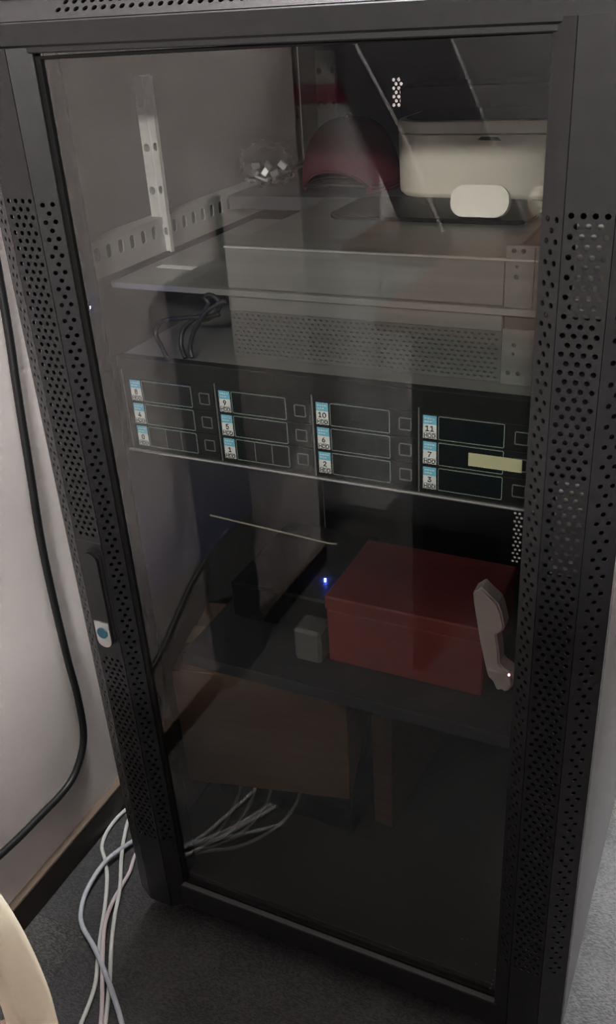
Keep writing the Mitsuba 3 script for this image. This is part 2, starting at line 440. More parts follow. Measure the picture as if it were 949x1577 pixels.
# handle on the left strip
HY = -0.0125
add(DOOR + '__handle_plate', bx(-0.2765, -0.2395, HY - 0.0022, HY, 0.492, 0.652, 0.0012), 'm_powder')
hp = place(ext(rrect(-0.0105, 0.0105, 0, 0.128, 0.0104, 8), 0.0085), [-0.2535, HY - 0.0022, 0.5135], [1, 0, 0], [0, 0, 1])
hv = place(ext(rrect(-0.0115, 0.0115, -0.001, 0.129, 0.0114, 8), 0.004), [-0.2535, HY - 0.0022, 0.5135], [1, 0, 0], [0, 0, 1])
add(DOOR + '__handle_recess', hv, 'm_powder_dull')
add(DOOR + '__handle', hp, 'm_handle')
labels[DOOR + '__handle'] = {'label': 'black swing handle lying in its recessed plate'}
lk = sbox(-0.0098, 0.012, 0.0098, 0.036).union(rrect(-0.0098, 0.0098, 0.0002, 0.03, 0.0097, 8))
add(DOOR + '__lock_plate', place(ext(lk, 0.0015), [-0.2535, HY - 0.0107, 0.5135], [1, 0, 0], [0, 0, 1]), 'm_chrome')
labels[DOOR + '__lock_plate'] = {'label': 'silver lock plate at the lower end of the handle'}
add(DOOR + '__lock_cylinder', place(ext(Polygon(ngon(0, 0, 0.0072, 24)), 0.0028), [-0.2535, HY - 0.0107, 0.5345], [1, 0, 0], [0, 0, 1]), 'm_lock_blue')
labels[DOOR + '__lock_cylinder'] = {'label': 'round blue-grey key cylinder'}


# mounting rails and slotted depth brackets
def rail(xa, xb, y, z0, z1):
    """An upright zinc profile: a front flange with two columns of holes and a return at each edge."""
    hs, w = [], xb - xa
    outer, inner = (xa, xb) if xa < 0 else (xb, xa)
    d = 1 if xa < 0 else -1
    z = z1 - 0.026
    while z > z0 + 0.02:
        hs.append(ngon(outer + d * 0.0055, z, 0.0044, 10))
        hs.append(ngon(inner - d * 0.0062, z + 0.001, 0.0034, 10, 0.0, 1.3))
        z -= 0.0445
    m = place(ext(Polygon(sbox(xa, z0, xb, z1).exterior.coords, hs), 0.0018), [0, y + 0.0018, 0], [1, 0, 0], [0, 0, 1])
    mid = (xa + xb) / 2
    return cat(m, bx(xa, xa + 0.0018, y, y + 0.03, z0, z1, 0), bx(xb - 0.0018, xb, y - 0.004, y + (0.002 if xa < 0 else 0.03), z0, z1, 0), bx(mid - 0.0007, mid + 0.0007, y - 0.0016, y, z0, z1, 0))


for n_, (xa, xb, y) in enumerate(((-0.2560, -0.2325, 0.190), (0.2325, 0.2560, 0.190), (-0.2420, -0.2100, 0.615), (0.2100, 0.2420, 0.615))):
    kr = add(CAB + '__mounting_rail', rail(xa, xb, y, 0.926 if n_ < 2 else 0.72, 1.1065), 'm_zinc')
    if n_ == 0:
        labels[kr] = {'label': 'bare metal mounting rail with round holes, seen through the left of the glass'}
for s in (-1, 1):
    a, c = sorted((s * 0.2445, s * 0.270))
    add(CAB + '__front_rail', bx(a, c, 0.046, 0.048, 0.093, 1.108, 0.0004), 'm_powder_dull')


def slotted(x, y0, y1, z0, z1):
    hs = []
    y = y0 + 0.016
    while y < y1 - 0.014:
        hs.append(list(rrect(y - 0.0045, y + 0.0045, (z0 + z1) / 2 - 0.002, (z0 + z1) / 2 + 0.012, 0.003, 2).exterior.coords))
        y += 0.021
    m = place(ext(Polygon(sbox(y0, z0, y1, z1).exterior.coords, hs), 0.0016), [x, 0, 0], [0, 1, 0], [0, 0, 1])
    s = 1 if x < 0 else -1
    a, c = sorted((x, x - s * 0.018))
    return cat(m, bx(a, c, y0, y1, z0, z0 + 0.0016, 0), bx(a, c, y0, y1, z1 - 0.0016, z1, 0))


for x in (-0.2435, 0.2435):
    add(CAB + '__depth_bracket', slotted(x, 0.05, 0.64, 0.926, 0.9635), 'm_bracket')
labels[CAB + '__depth_bracket'] = {'label': 'slotted metal bracket running back along the side'}


# ---------------------------------------------------------------- shelves and equipment
def plate(key, x0, x1, y0, y1, z, bsdf, label, lip=0.012, th=0.0018):
    m = cat(bx(x0, x1, y0, y1, z - th, z, 0.0004), bx(x0, x1, y0, y0 + th, z - lip, z, 0.0004))
    k = add(key, m, bsdf)
    return say(k, label, 'shelf')


plate('rack_shelf', -0.2395, 0.2395, 0.077, 0.40, 0.920, 'm_shelf', 'grey steel shelf plate under the upper flat device, with a white label strip', 0.006)
plate('rack_shelf', -0.2365, 0.2365, 0.3295, 0.61, 0.962, 'm_shelf_dark', 'dark shelf carrying the maroon cap and the cream container', 0.016)
plate('rack_shelf', -0.2395, 0.2395, 0.10, 0.45, 0.420, 'm_shelf_dark', 'dark shelf under the red box in the lower half', 0.018)
k = add('paper_strip', bx(-0.224, -0.178, 0.140, 0.152, 0.9202, 0.9206, 0), 'm_label_white')
say(k, 'small white label strip lying on the left of the grey shelf plate', 'label')

# upper flat device
D1 = 'network_switch'
say(D1, 'flat grey metal rack device lying on the grey shelf plate under the cream container', 'network device')
add(D1 + '__chassis', bx(-0.100, 0.176, 0.081, 0.325, 0.9206, 0.9615, 0.0012), 'm_device')
add(D1 + '__top_edge', bx(-0.100, 0.204, 0.0798, 0.0825, 0.9602, 0.9622, 0.0004), 'm_chrome')
ep = Polygon(sbox(0.1765, 0.9207, 0.2045, 0.9735).exterior.coords,
             [ngon(0.183, 0.969, 0.0022, 10), ngon(0.191, 0.969, 0.0022, 10), ngon(0.186, 0.956, 0.0016, 10), ngon(0.186, 0.947, 0.0022, 8)])
add(D1 + '__mounting_ear', place(ext(ep, 0.003), [0, 0.083, 0], [1, 0, 0], [0, 0, 1]), 'm_device')
add(D1 + '__ear_backing', bx(0.1765, 0.2045, 0.084, 0.30, 0.9207, 0.9600, 0.0004), 'm_device_mesh')
add(D1 + '__seam', cat(bx(0.1755, 0.1765, 0.0802, 0.083, 0.921, 0.960, 0), bx(0.2005, 0.2013, 0.0796, 0.081, 0.921, 0.972, 0)), 'm_slot')

# lower mesh-fronted device
D2 = 'disk_enclosure'
say(D2, 'grey box with a fine mesh front standing on the recorder under the shelf plate', 'rack device')
add(D2 + '__chassis', bx(-0.100, 0.1755, 0.0845, 0.33, 0.8510, 0.9128, 0.0012), 'm_device_mesh')
add(D2 + '__front_band', bx(-0.100, 0.1755, 0.0795, 0.087, 0.8985, 0.9128, 0.0008), 'm_device')
cells = []
px_, pz_ = 0.0062, 0.0044
for r in range(10):
    for c in range(44):
        x = -0.096 + c * px_ + (r % 2) * px_ / 2
        z = 0.8555 + r * pz_
        if x < 0.173:
            cells.append([(x - 0.0021, z), (x, z - 0.0013), (x + 0.0021, z), (x, z + 0.0013)])
grille = Polygon(sbox(-0.100, 0.8512, 0.1755, 0.8985).exterior.coords, cells)
add(D2 + '__mesh_grille', place(ext(grille, 0.0012), [0, 0.0825, 0], [1, 0, 0], [0, 0, 1]), 'm_device_grille')
ep = Polygon(sbox(0.1765, 0.8512, 0.2045, 0.9020).exterior.coords,
             [ngon(0.187, 0.888, 0.002, 10), ngon(0.187, 0.880, 0.0014, 10), ngon(0.183, 0.862, 0.0022, 10), ngon(0.192, 0.862, 0.0022, 10)])
add(D2 + '__mounting_ear', place(ext(ep, 0.003), [0, 0.081, 0], [1, 0, 0], [0, 0, 1]), 'm_device')
add(D2 + '__ear_backing', bx(0.1765, 0.2045, 0.0825, 0.32, 0.8512, 0.9115, 0.0004), 'm_device_mesh')

# video recorder with twelve drive bays
REC = 'video_recorder'
say(REC, 'black rack recorder with twelve numbered hard disk bays behind the glass', 'video recorder')
RY = 0.0440
add(REC + '__case', bx(-0.222, 0.222, RY + 0.004, 0.50, 0.7450, 0.8508, 0.0012), 'm_rec_case')
add(REC + '__front_panel', bx(-0.2235, 0.2240, RY, RY + 0.012, 0.7452, 0.8515, 0.0010), 'm_rec_face')
add(REC + '__bottom_trim', bx(-0.2235, 0.2240, RY - 0.0030, RY + 0.001, 0.7446, 0.7468, 0.0005), 'm_chrome')
add(REC + '__end_line', bx(-0.2175, -0.2168, RY - 0.0012, RY, 0.748, 0.838, 0), 'm_rec_line_grey')
for i in (1, 2, 3):
    x = -0.208 + 0.108 * i - 0.0045
    add(REC + '__column_divider', bx(x - 0.0006, x + 0.0006, RY - 0.0014, RY, 0.7472, 0.834, 0.0003), 'm_rec_line_grey')


def frame_rr(x0, x1, z0, z1, r, t, y, d):
    m = rrect(x0, x1, z0, z1, r).difference(rrect(x0 + t, x1 - t, z0 + t, z1 - t, max(r - t, 0.0004)))
    return place(ext(m, d), [0, y, 0], [1, 0, 0], [0, 0, 1])


W, H = (0.0145, 0.0755), (-0.0228, 0.0005)
bay_ply = {
    'panel': mikit.ply(bx(0.0005, 0.1015, -0.0014, 0.001, -0.0240, 0.0012, 0.0006), 'm_rec_face'),
    'window': mikit.ply(place(ext(rrect(W[0], W[1], H[0], H[1], 0.0012), 0.0004), [0, -0.0014, 0], [1, 0, 0], [0, 0, 1]), 'm_rec_window'),
    'window_outline': mikit.ply(frame_rr(W[0], W[1], H[0], H[1], 0.0015, 0.0007, -0.0014, 0.0009), 'm_rec_line'),
    'number_label': mikit.ply(place(ext(sbox(0.0, -0.0226, 0.0128, -0.0086), 0.0006), [0, -0.0014, 0], [1, 0, 0], [0, 0, 1]), 'm_label_white'),
    'label_header': mikit.ply(place(ext(sbox(0.0, -0.0086, 0.0128, 0.0), 0.0006), [0, -0.0014, 0], [1, 0, 0], [0, 0, 1]), 'm_label_blue'),
    'release_button': mikit.ply(frame_rr(0.0845, 0.0968, -0.0175, -0.0050, 0.0012, 0.0008, -0.0014, 0.0012), 'm_rec_line_grey'),
}
hd = meshkit.text_mesh('HDD', 0.0038, 0.0003, True)
hd.apply_translation([-hd.bounds[:, 0].mean(), 0, 0])
hd.vertices[:, 0] *= 0.0108 / (hd.bounds[1, 0] - hd.bounds[0, 0])
bay_ply['label_word'] = mikit.ply(place(hd, [0.0064, -0.0020, -0.0214], [1, 0, 0], [0, 0, 1]), 'm_ink')
line_m = frame_rr(0.0008, 0.0122, -0.0222, -0.0167, 0.0006, 0.00035, -0.0020, 0.0002)
bay_ply['word_frame'] = mikit.ply(line_m, 'm_ink')
dash = []
for r in range(2):
    x = 0.0014
    for wd in (0.0016, 0.0022, 0.0014, 0.0020)[r:]:
        dash.append(place(ext(sbox(x, -0.0034 - r * 0.0030, x + wd, -0.0022 - r * 0.0030), 0.0002), [0, -0.0020, 0], [1, 0, 0], [0, 0, 1]))
        x += wd + 0.0008
bay_ply['header_print'] = mikit.ply(cat(*dash), 'm_label_white')
divider = mikit.ply(cat(*[bx(x - 0.0004, x + 0.0004, -0.0022, -0.0014, H[0] + .0012, H[1] - .0012, 0) for x in (0.0365, 0.0560)]), 'm_rec_line_grey')
numbers = [[8, 4, 0], [9, 5, 1], [10, 6, 2], [11, 7, 3]]
for c in range(4):
    for r in range(3):
        n = numbers[c][r]
        to = T().translate([-0.208 + 0.108 * c, RY, 0.8277 - 0.0260 * r])
        kb = reuse(REC + '__drive_bay', bay_ply['panel'], to)
        labels[kb] = {'label': f'drive bay with label number {n}'}
        for part in ('window', 'window_outline', 'number_label', 'label_header', 'release_button', 'label_word', 'word_frame', 'header_print'):
            scene[f'{kb}__{part}'] = {**bay_ply[part], 'to_world': to}
        if r == 2 and c < 2:
            scene[f'{kb}__window_divider'] = {**divider, 'to_world': to}
        tm = meshkit.text_mesh(str(n), 0.0052, 0.0003, True)
        tm.apply_translation([-tm.bounds[:, 0].mean(), 0, 0])
        scene[f'{kb}__number'] = mikit.ply(place(tm, [0.0064, -0.0020, -0.0152], [1, 0, 0], [0, 0, 1]), 'm_ink', to_world=to)
k = add('paper_sticker', bx(0.1595, 0.2085, RY - 0.0032, RY - 0.0022, 0.7835, 0.7965, 0.0002), 'm_sticker')
say(k, 'pale yellow blank paper sticker stuck across the bay numbered 7', 'sticker')

# ---------------------------------------------------------------- upper shelf things
def loft(rings, cap_top=True, cap_bot=True):
    n = len(rings[0])
    V = np.vstack(rings); F = []
    for i in range(len(rings) - 1):
        for k_ in range(n):
            p_, q_ = i * n + k_, i * n + (k_ + 1) % n
            F += [[p_, q_, q_ + n], [p_, q_ + n, p_ + n]]
    if cap_bot:
        V = np.vstack([V, rings[0].mean(0)]); c_ = len(V) - 1
        F += [[c_, (k_ + 1) % n, k_] for k_ in range(n)]
    if cap_top:
        V = np.vstack([V, rings[-1].mean(0)]); c_ = len(V) - 1
        e = (len(rings) - 1) * n
        F += [[c_, e + k_, e + (k_ + 1) % n] for k_ in range(n)]
    return trimesh.Trimesh(V, F, process=False)


def ring_rr(x0, x1, y0, y1, r, z, n=10):
    c = []
    for (cx, cy, a0) in ((x1 - r, y1 - r, 0), (x0 + r, y1 - r, 90), (x0 + r, y0 + r, 180), (x1 - r, y0 + r, 270)):
        for k_ in range(n + 1):
            a = math.radians(a0 + 90 * k_ / n)
            c.append((cx + r * math.cos(a), cy + r * math.sin(a), z))
    return np.array(c)


def body(x0, x1, y0, y1, r, levels):
    return loft([ring_rr(x0 + i, x1 - i, y0 + i, y1 - i, max(r - i, 0.002), z) for z, i in levels])


BOX = 'storage_container'
say(BOX, 'cream plastic container with rounded corners and a lid on the top shelf', 'container')
cx0, cx1, cy0, cy1 = -0.026, 0.205, 0.333, 0.475
add(BOX + '__tub', body(cx0, cx1, cy0, cy1, 0.048, [(0.9625, 0.004), (0.9655, 0.001), (0.969, 0.0), (1.0285, -0.001), (1.0295, 0.001)]), 'm_cream', 40)
add(BOX + '__lid', body(cx0 - .001, cx1 + .001, cy0 - .001, cy1 + .001, 0.049, [(1.0300, 0.001), (1.0308, -0.0008), (1.0405, 0.0), (1.0425, 0.0015), (1.043, 0.005)]), 'm_cream', 40)
add(BOX + '__lid_inset', body(cx0 + .007, cx1 - .007, cy0 + .007, cy1 - .007, 0.042, [(1.0431, 0.0), (1.0437, 0.001)]), 'm_rec_case')
sp = Polygon([(0.0775, 1.0240), (0.1035, 1.0232), (0.0995, 1.0268), (0.0815, 1.0275)])
add(BOX + '__latch_slot', place(ext(sp, 0.002), [0, cy0 + 0.0005, 0], [1, 0, 0], [0, 0, 1]), 'm_slot')

k = add('black_tray', body(-0.052, 0.165, 0.212, 0.322, 0.02, [(0.9618, 0.001), (0.9650, 0.0), (0.9660, 0.001)]), 'm_black', 40)
say(k, 'thin black tray with rounded corners in front of the cream container', 'tray')
pill = place(ext(rrect(-0.0292, 0.0292, 0, 0.0300, 0.0135, 10), 0.009), [0, 0, 0], [1, 0, 0], [0, 0.25, 1])
pill.apply_translation([0.1135, 0.222, 0.9660])
k = add('pill_case', pill, 'm_cream_light')
say(k, 'small cream pill-shaped case propped on the black tray in front of the container', 'case')

k = add('grey_carton', bx(-0.074, 0.115, 0.505, 0.585, 0.9622, 1.0660, 0.002), 'm_rec_case')
say(k, 'dark grey box standing at the back behind the cream container', 'box')

# maroon cap, its open back towards the door and the brim behind
CAPK = 'baseball_cap'
say(CAPK, 'maroon baseball cap beside the cream container, its arched back opening facing the door', 'cap')
cxc, cyc, cz0 = -0.100, 0.400, 0.9632
rx, ry, rz = 0.060, 0.064, 0.079
AW, AH = 0.041, 0.026


def cap_point(a, t, k=1.0):
    rr = math.cos(t) ** 0.72
    seam = 1 - 0.010 * (abs(math.cos(3 * a)) ** 14) * (math.cos(t) > .05)
    return (cxc + k * rx * rr * seam * math.cos(a), cyc + k * ry * rr * seam * math.sin(a), cz0 + k * rz * math.sin(t) ** 0.95)


V, F, nu, nv = [], [], 96, 40
for j in range(nv + 1):
    for i in range(nu):
        V.append(cap_point(2 * math.pi * i / nu, j / nv * math.pi / 2))
Va = np.array(V)
for j in range(nv):
    for i in range(nu):
        p_, q_ = j * nu + i, j * nu + (i + 1) % nu
        c_ = Va[[p_, q_, q_ + nu, p_ + nu]].mean(0)
        if c_[1] < cyc and ((c_[0] - cxc) / AW) ** 2 + ((c_[2] - cz0) / AH) ** 2 < 1:
            continue
        F += [[p_, q_, q_ + nu], [p_, q_ + nu, p_ + nu]]
add(CAPK + '__crown', trimesh.Trimesh(V, F, process=False), 'm_maroon', True)


def on_cap(dx, z):
    """The point of the crown's door side at the given offset and height."""
    t = math.asin(min(1, (z / rz) ** (1 / 0.95)))
    rr = math.cos(t) ** 0.72
    return (cxc + dx, cyc - ry * rr * math.sqrt(max(0, 1 - (dx / (rx * rr)) ** 2)) - 0.0006, cz0 + z)


arc = [on_cap(AW * math.cos(b_), max(0.001, AH * math.sin(b_))) for b_ in np.linspace(0.06, math.pi - 0.06, 22)]
add(CAPK + '__opening_trim', tube(arc, 0.0016, 8, 3), 'm_maroon_dark', True)
st_ = [on_cap(dx, 0.0075 + 0.004 * (1 - (dx / AW) ** 2)) for dx in np.linspace(-AW, AW, 13)]
add(CAPK + '__strap', cat(tube(st_, 0.0024, 8, 3)), 'm_black', True)
add(CAPK + '__sweatband', tube([(cxc + rx * .965 * math.cos(a), cyc + ry * .965 * math.sin(a), cz0 + 0.006) for a in np.linspace(-0.75, math.pi + 0.75, 30)], 0.004, 8, 2), 'm_maroon_dark', True)
add(CAPK + '__button', trimesh.creation.icosphere(2, 0.0045).apply_translation([cxc, cyc, cz0 + rz]), 'm_maroon', True)
V, F = [], []
nb, mb = 24, 6
for j in range(mb + 1):
    for i in range(nb + 1):
        u, d = -1 + 2 * i / nb, j / mb
        x = cxc + u * (rx * 0.95 + 0.004 * d)
        yb = cyc + ry * math.sqrt(max(0, 1 - (0.95 * u) ** 2))
        V.append((x, yb - 0.002 + 0.05 * d * (1 - abs(u) ** 2.6) ** 0.7, cz0 + 0.004 + 0.016 * (1 - u * u) - 0.010 * d * (1 - u * u)))
for j in range(mb):
    for i in range(nb):
        a = j * (nb + 1) + i
        F += [[a, a + 1, a + nb + 2], [a, a + nb + 2, a + nb + 1]]
nV = len(V)
F2 = F + [[c_ + nV, b_ + nV, a_ + nV] for a_, b_, c_ in F]
edge = [mb * (nb + 1) + i for i in range(nb + 1)]
for a_, b_ in zip(edge, edge[1:]):
    F2 += [[a_, b_, b_ + nV], [a_, b_ + nV, a_ + nV]]
add(CAPK + '__brim', trimesh.Trimesh(V + [(x, y, z - 0.0022) for x, y, z in V], F2, process=False), 'm_maroon', 40)

# crumpled clear bag of bright fittings
def crumple(r, c, seed, amp):
    m = trimesh.creation.icosphere(4, 1.0)
    d = meshkit.fbm(m.vertices * 2.3 + seed, 3, seed) - 0.5
    e = np.abs(meshkit.noise(m.vertices * 4.1 + seed, seed + 4) - 0.5)
    m.vertices *= (1 + amp * d + amp * 0.5 * e)[:, None]
    m.vertices *= np.asarray(r)
    m.vertices += np.asarray(c)
    return m


bag = crumple((0.034, 0.022, 0.027), (-0.213, 0.392, 0.990), 5, 0.7)
bag.vertices[:, 2] = np.maximum(bag.vertices[:, 2], 0.9626)
k = add('plastic_bag', bag, 'm_film')
say(k, 'crumpled clear plastic bag of metal fittings left of the maroon cap', 'bag')
rng = random.Random(3)
for i in range(9):
    m = bx(-0.0055, 0.0055, -0.0022, 0.0022, -0.004, 0.004, 0.0008) if i % 3 else cat(bx(-0.009, 0.009, -0.0015, 0.0015, -0.0015, 0.0015, 0.0005))
    m = m.copy()
    m.apply_transform(trimesh.transformations.euler_matrix(rng.uniform(-.6, .6), rng.uniform(-.9, .9), rng.uniform(-1, 1)))
    m.apply_translation([-0.236 + 0.0055 * i + rng.uniform(-.002, .002), 0.386 + rng.uniform(-.006, .008), 0.9705 + (i % 3) * 0.0075 + rng.uniform(0, .003)])
    k = add('metal_fitting', m, 'm_chrome')
    say(k, 'small shiny metal fitting inside the clear plastic bag', 'fitting', 'metal fittings in the plastic bag')


# ---------------------------------------------------------------- cables
def cable(key, pts, r, bsdf, label, group=None, catg='cable', n=10, per=8):
    k_ = add(key, tube(pts, r, n, per), bsdf, True)
    return say(k_, label, catg, group)


PC = [
    ('black cable on top of the recorder, the leftmost arch bending over to the knot', 0.0023,
     [(-0.1600, 0.0480, 0.8540), (-0.1680, 0.053, 0.8620), (-0.1789, 0.060, 0.8740), (-0.1738, 0.062, 0.8849), (-0.1619, 0.062, 0.8899), (-0.1381, 0.062, 0.8936), (-0.1164, 0.062, 0.8962), (-0.101, 0.062, 0.8995)]),
    ('black cable on top of the recorder, the middle one rising into a loop', 0.0024,
     [(-0.1413, 0.0525, 0.8540), (-0.1480, 0.058, 0.8660), (-0.1465, 0.063, 0.8800), (-0.1371, 0.066, 0.8890), (-0.1235, 0.068, 0.8985), (-0.1161, 0.068, 0.9080), (-0.1197, 0.068, 0.9135), (-0.1133, 0.068, 0.9165), (-0.105, 0.068, 0.9125), (-0.1032, 0.067, 0.9050), (-0.1135, 0.066, 0.8945), (-0.1268, 0.066, 0.8905)]),
    ('black cable on top of the recorder, the rightmost rising straight to the knot', 0.0024,
     [(-0.1340, 0.0545, 0.8540), (-0.1365, 0.057, 0.8650), (-0.131, 0.058, 0.8800), (-0.1215, 0.0575, 0.8929), (-0.1127, 0.0575, 0.9027), (-0.0996, 0.062, 0.9110), (-0.0935, 0.064, 0.9125)])]
for lb, r_, pts in PC:
    cable('power_cable', pts, r_, 'm_cable_black', lb)

wx = WALL_X + 0.0065
cable('wall_cable', [(wx, 0.150, 1.25), (wx, 0.146, 1.05), (wx, 0.137, 0.863), (wx, 0.127, 0.757), (wx, 0.118, 0.651), (wx, 0.108, 0.527), (wx, 0.107, 0.361), (wx, 0.110, 0.270), (wx, 0.104, 0.200),
                     (wx, 0.080, 0.162), (wx, 0.045, 0.145), (wx, -0.02, 0.146), (wx, -0.091, 0.152), (wx, -0.20, 0.172), (wx, -0.304, 0.200), (wx, -0.437, 0.277), (wx + .03, -0.53, 0.34), (wx + .03, -0.60, 0.30), (wx, -0.648, 0.24), (wx, -0.652, 0.35), (wx, -0.65, 0.5), (wx, -0.65, 0.9)],
      0.0055, 'm_cable_black', 'thick black cable hanging in a bend on the beige wall')

cabs = [
    ('m_cable_grey', 'pale grey network cable, the one nearest the wall where it leaves the cabinet',
     [(-0.385, 0.30), (-0.420, 0.20), (-0.441, 0.150), (-0.4445, 0.107), (-0.434, 0.070), (-0.410, 0.046), (-0.388, 0.021), (-0.362, -0.019), (-0.335, -0.067), (-0.314, -0.102), (-0.294, -0.136), (-0.279, -0.185), (-0.26, -0.26)],
     [.004] * 13),
    ('m_cable_grey', 'pale grey network cable, the straightest, rightmost on the carpet in the middle',
     [(-0.40, 0.30), (-0.435, 0.20), (-0.427, 0.139), (-0.411, 0.101), (-0.388, 0.061), (-0.355, 0.009), (-0.338, -0.027), (-0.314, -0.069), (-0.280, -0.120), (-0.249, -0.172), (-0.21, -0.24)],
     [.004, .004, .004, .006, .010, .007, .004, .004, .005, .004, .004]),
    ('m_cable_blue', 'thicker bluish grey network cable bending wide towards the wall and crossing over the others',
     [(-0.37, 0.28), (-0.383, 0.17), (-0.389, 0.102), (-0.396, 0.069), (-0.404, 0.035), (-0.401, -0.010), (-0.389, -0.042), (-0.370, -0.064), (-0.331, -0.087), (-0.292, -0.114), (-0.256, -0.141), (-0.227, -0.165), (-0.18, -0.21)],
     [.004, .004, .006, .012, .012, .008, .005, .005, .008, .013, .013, .010, .005]),
    ('m_cable_pink', 'pale pinkish grey network cable nearest the cabinet foot',
     [(-0.36, 0.28), (-0.375, 0.16), (-0.373, 0.081), (-0.362, 0.045), (-0.357, 0.015), (-0.350, -0.019), (-0.335, -0.055), (-0.309, -0.095), (-0.283, -0.132), (-0.255, -0.174), (-0.22, -0.24)],
     [.004, .004, .004, .004, .005, .008, .012, .012, .008, .004, .004]),
]
for bs, lb, pts, zs in cabs:
    cable('network_cable', [(x, y, z) for (x, y), z in zip(pts, zs)], 0.0036 if 'thicker' in lb else 0.0031, bs, lb)
for lb, pts in (
    ('grey cable inside the cabinet floor, leftmost of the rising ones', [(-0.262, 0.030), (-0.240, 0.055), (-0.222, 0.105), (-0.215, 0.150), (-0.214, 0.168)]),
    ('grey cable inside the cabinet floor, second of the rising ones', [(-0.262, 0.028), (-0.232, 0.060), (-0.205, 0.110), (-0.192, 0.150), (-0.190, 0.168)]),
    ('grey cable inside the cabinet floor, third of the rising ones', [(-0.262, 0.024), (-0.228, 0.058), (-0.190, 0.105), (-0.168, 0.145), (-0.163, 0.168)]),
    ('grey cable sweeping furthest to the right across the cabinet floor', [(-0.262, 0.020), (-0.225, 0.056), (-0.180, 0.085), (-0.135, 0.115), (-0.114, 0.145), (-0.112, 0.168)])):
    cable('patch_cable', [(x, y, 0.0955 + 0.025 * max(0, i - 2)) for i, (x, y) in enumerate(pts)], 0.0027, 'm_cable_shaded', lb)

# ---------------------------------------------------------------- lower half
RB = 'red_box'
say(RB, 'red box with a lid on the dark shelf in the lower half', 'box')
rb = bx(-0.050, 0.152, 0.155, 0.30, 0.4205, 0.500, 0.002)
rl = bx(-0.0515, 0.1535, 0.1535, 0.3015, 0.5005, 0.5200, 0.002)
add(RB + '__body', rb, 'm_red')
add(RB + '__lid', rl, 'm_red')

hs_pts = [(0.153, .609), (0.162, .618), (0.173, .608), (0.180, .602), (0.184, .592), (0.188, .574), (0.187, .569), (0.180, .562), (0.183, .544), (0.185, .524), (0.191, .519), (0.200, .513), (0.202, .503), (0.199, .495),
          (0.194, .488), (0.189, .491), (0.186, .488), (0.181, .492), (0.178, .500), (0.172, .506), (0.169, .518), (0.162, .550), (0.154, .597)]
kk = (0.128 + 0.69306) / (0.09 + 0.69306)
hp2 = [(EYE[0] + (x - EYE[0]) * kk, EYE[2] + (z - EYE[2]) * kk) for x, z in hs_pts]
hpoly = Polygon(hp2).buffer(-0.0015).buffer(0.0015)
HS = 'handset'
say(HS, 'white plastic handset with an angled lower head in front of the red box', 'handset')
add(HS + '__shell', cat(place(ext(hpoly, 0.018), [0, 0.1525, 0], [1, 0, 0], [0, 0, 1]), place(ext(hpoly.buffer(-0.002), 0.0205), [0, 0.1525, 0], [1, 0, 0], [0, 0, 1])), 'm_white_plastic')
hd_c = hpoly.intersection(sbox(0.1, 0.44, 0.25, 0.487)).buffer(-0.003)
add(HS + '__head', place(ext(hd_c, 0.024), [0, 0.1525, 0], [1, 0, 0], [0, 0, 1]), 'm_white_plastic')

SW = 'network_router'
say(SW, 'black flat network device with a blue light, left of the red box', 'router')
add(SW + '__case', bx(-0.215, -0.066, 0.198, 0.38, 0.4205, 0.478, 0.003), 'm_router')
led = trimesh.creation.icosphere(2, 0.0016)
led.apply_translation([-0.0935, 0.246, 0.4795])
scene[SW + '__indicator_light'] = mikit.ply(led, 'm_slot', emitter={'type': 'area', 'radiance': rgb(12.0, 24.0, 190.0)})
labels[SW + '__indicator_light'] = {'label': 'lit blue indicator'}
k = add('power_adapter', bx(-0.092, -0.054, 0.140, 0.178, 0.4205, 0.470, 0.004), 'm_shelf')
say(k, 'small grey power adapter between the black router and the red box', 'adapter')
led = trimesh.creation.icosphere(2, 0.0016)
scene['blue_indicator'] = mikit.ply(led.apply_translation([-0.2195, 0.0125, 0.9125]), 'm_slot', emitter={'type': 'area', 'radiance': rgb(4.0, 7.0, 80.0)})
say('blue_indicator', 'tiny lit blue indicator at the left edge of the glass', 'indicator light')
led = trimesh.creation.icosphere(2, 0.0012)
scene['red_indicator'] = mikit.ply(led.apply_translation([0.205, 0.052, 0.547]), 'm_slot', emitter={'type': 'area', 'radiance': rgb(30.0, 4.0, 8.0)})
say('red_indicator', 'tiny lit red indicator beside the head of the white handset', 'indicator light')
cable('pale_cord', [(-0.250, 0.222, 0.563), (-0.20, 0.221, 0.561), (-0.13, 0.220, 0.558), (-0.075, 0.2195, 0.5555), (-0.061, 0.2195, 0.5565)], 0.0012, 'm_cord_pale', 'thin pale cord stretched taut left of the red box', None, 'cord', 8, 4)


def carton(key, label, w, d, h, loc, rot):
    say(key, label, 'cardboard box')
    M = trimesh.transformations.rotation_matrix(math.radians(rot), [0, 0, 1])
    M[:3, 3] = loc
    for nm, m, bs in (('body', bx(0, w, 0, d, 0, h, 0.0015), 'm_carton'), ('tape', bx(0.0, w, d / 2 - 0.02, d / 2 + .02, h, h + 0.0004, 0), 'm_tape')):
        m = m.copy(); m.apply_transform(M)
        add(key + '__' + nm, m, bs)


carton('cardboard_box', 'brown cardboard box below the red box, turned slightly', 0.235, 0.16, 0.200, [-0.250, 0.084, 0.2005], 13.0)
carton('cardboard_box_001', 'flat brown carton standing on edge behind the larger cardboard box', 0.030, 0.20, 0.205, [-0.016, 0.205, 0.0925], -3.0)
k = add('battery_unit', bx(-0.262, -0.035, 0.172, 0.40, 0.0925, 0.2000, 0.003), 'm_black')
say(k, 'black power unit on the cabinet floor under the cardboard box', 'power unit')

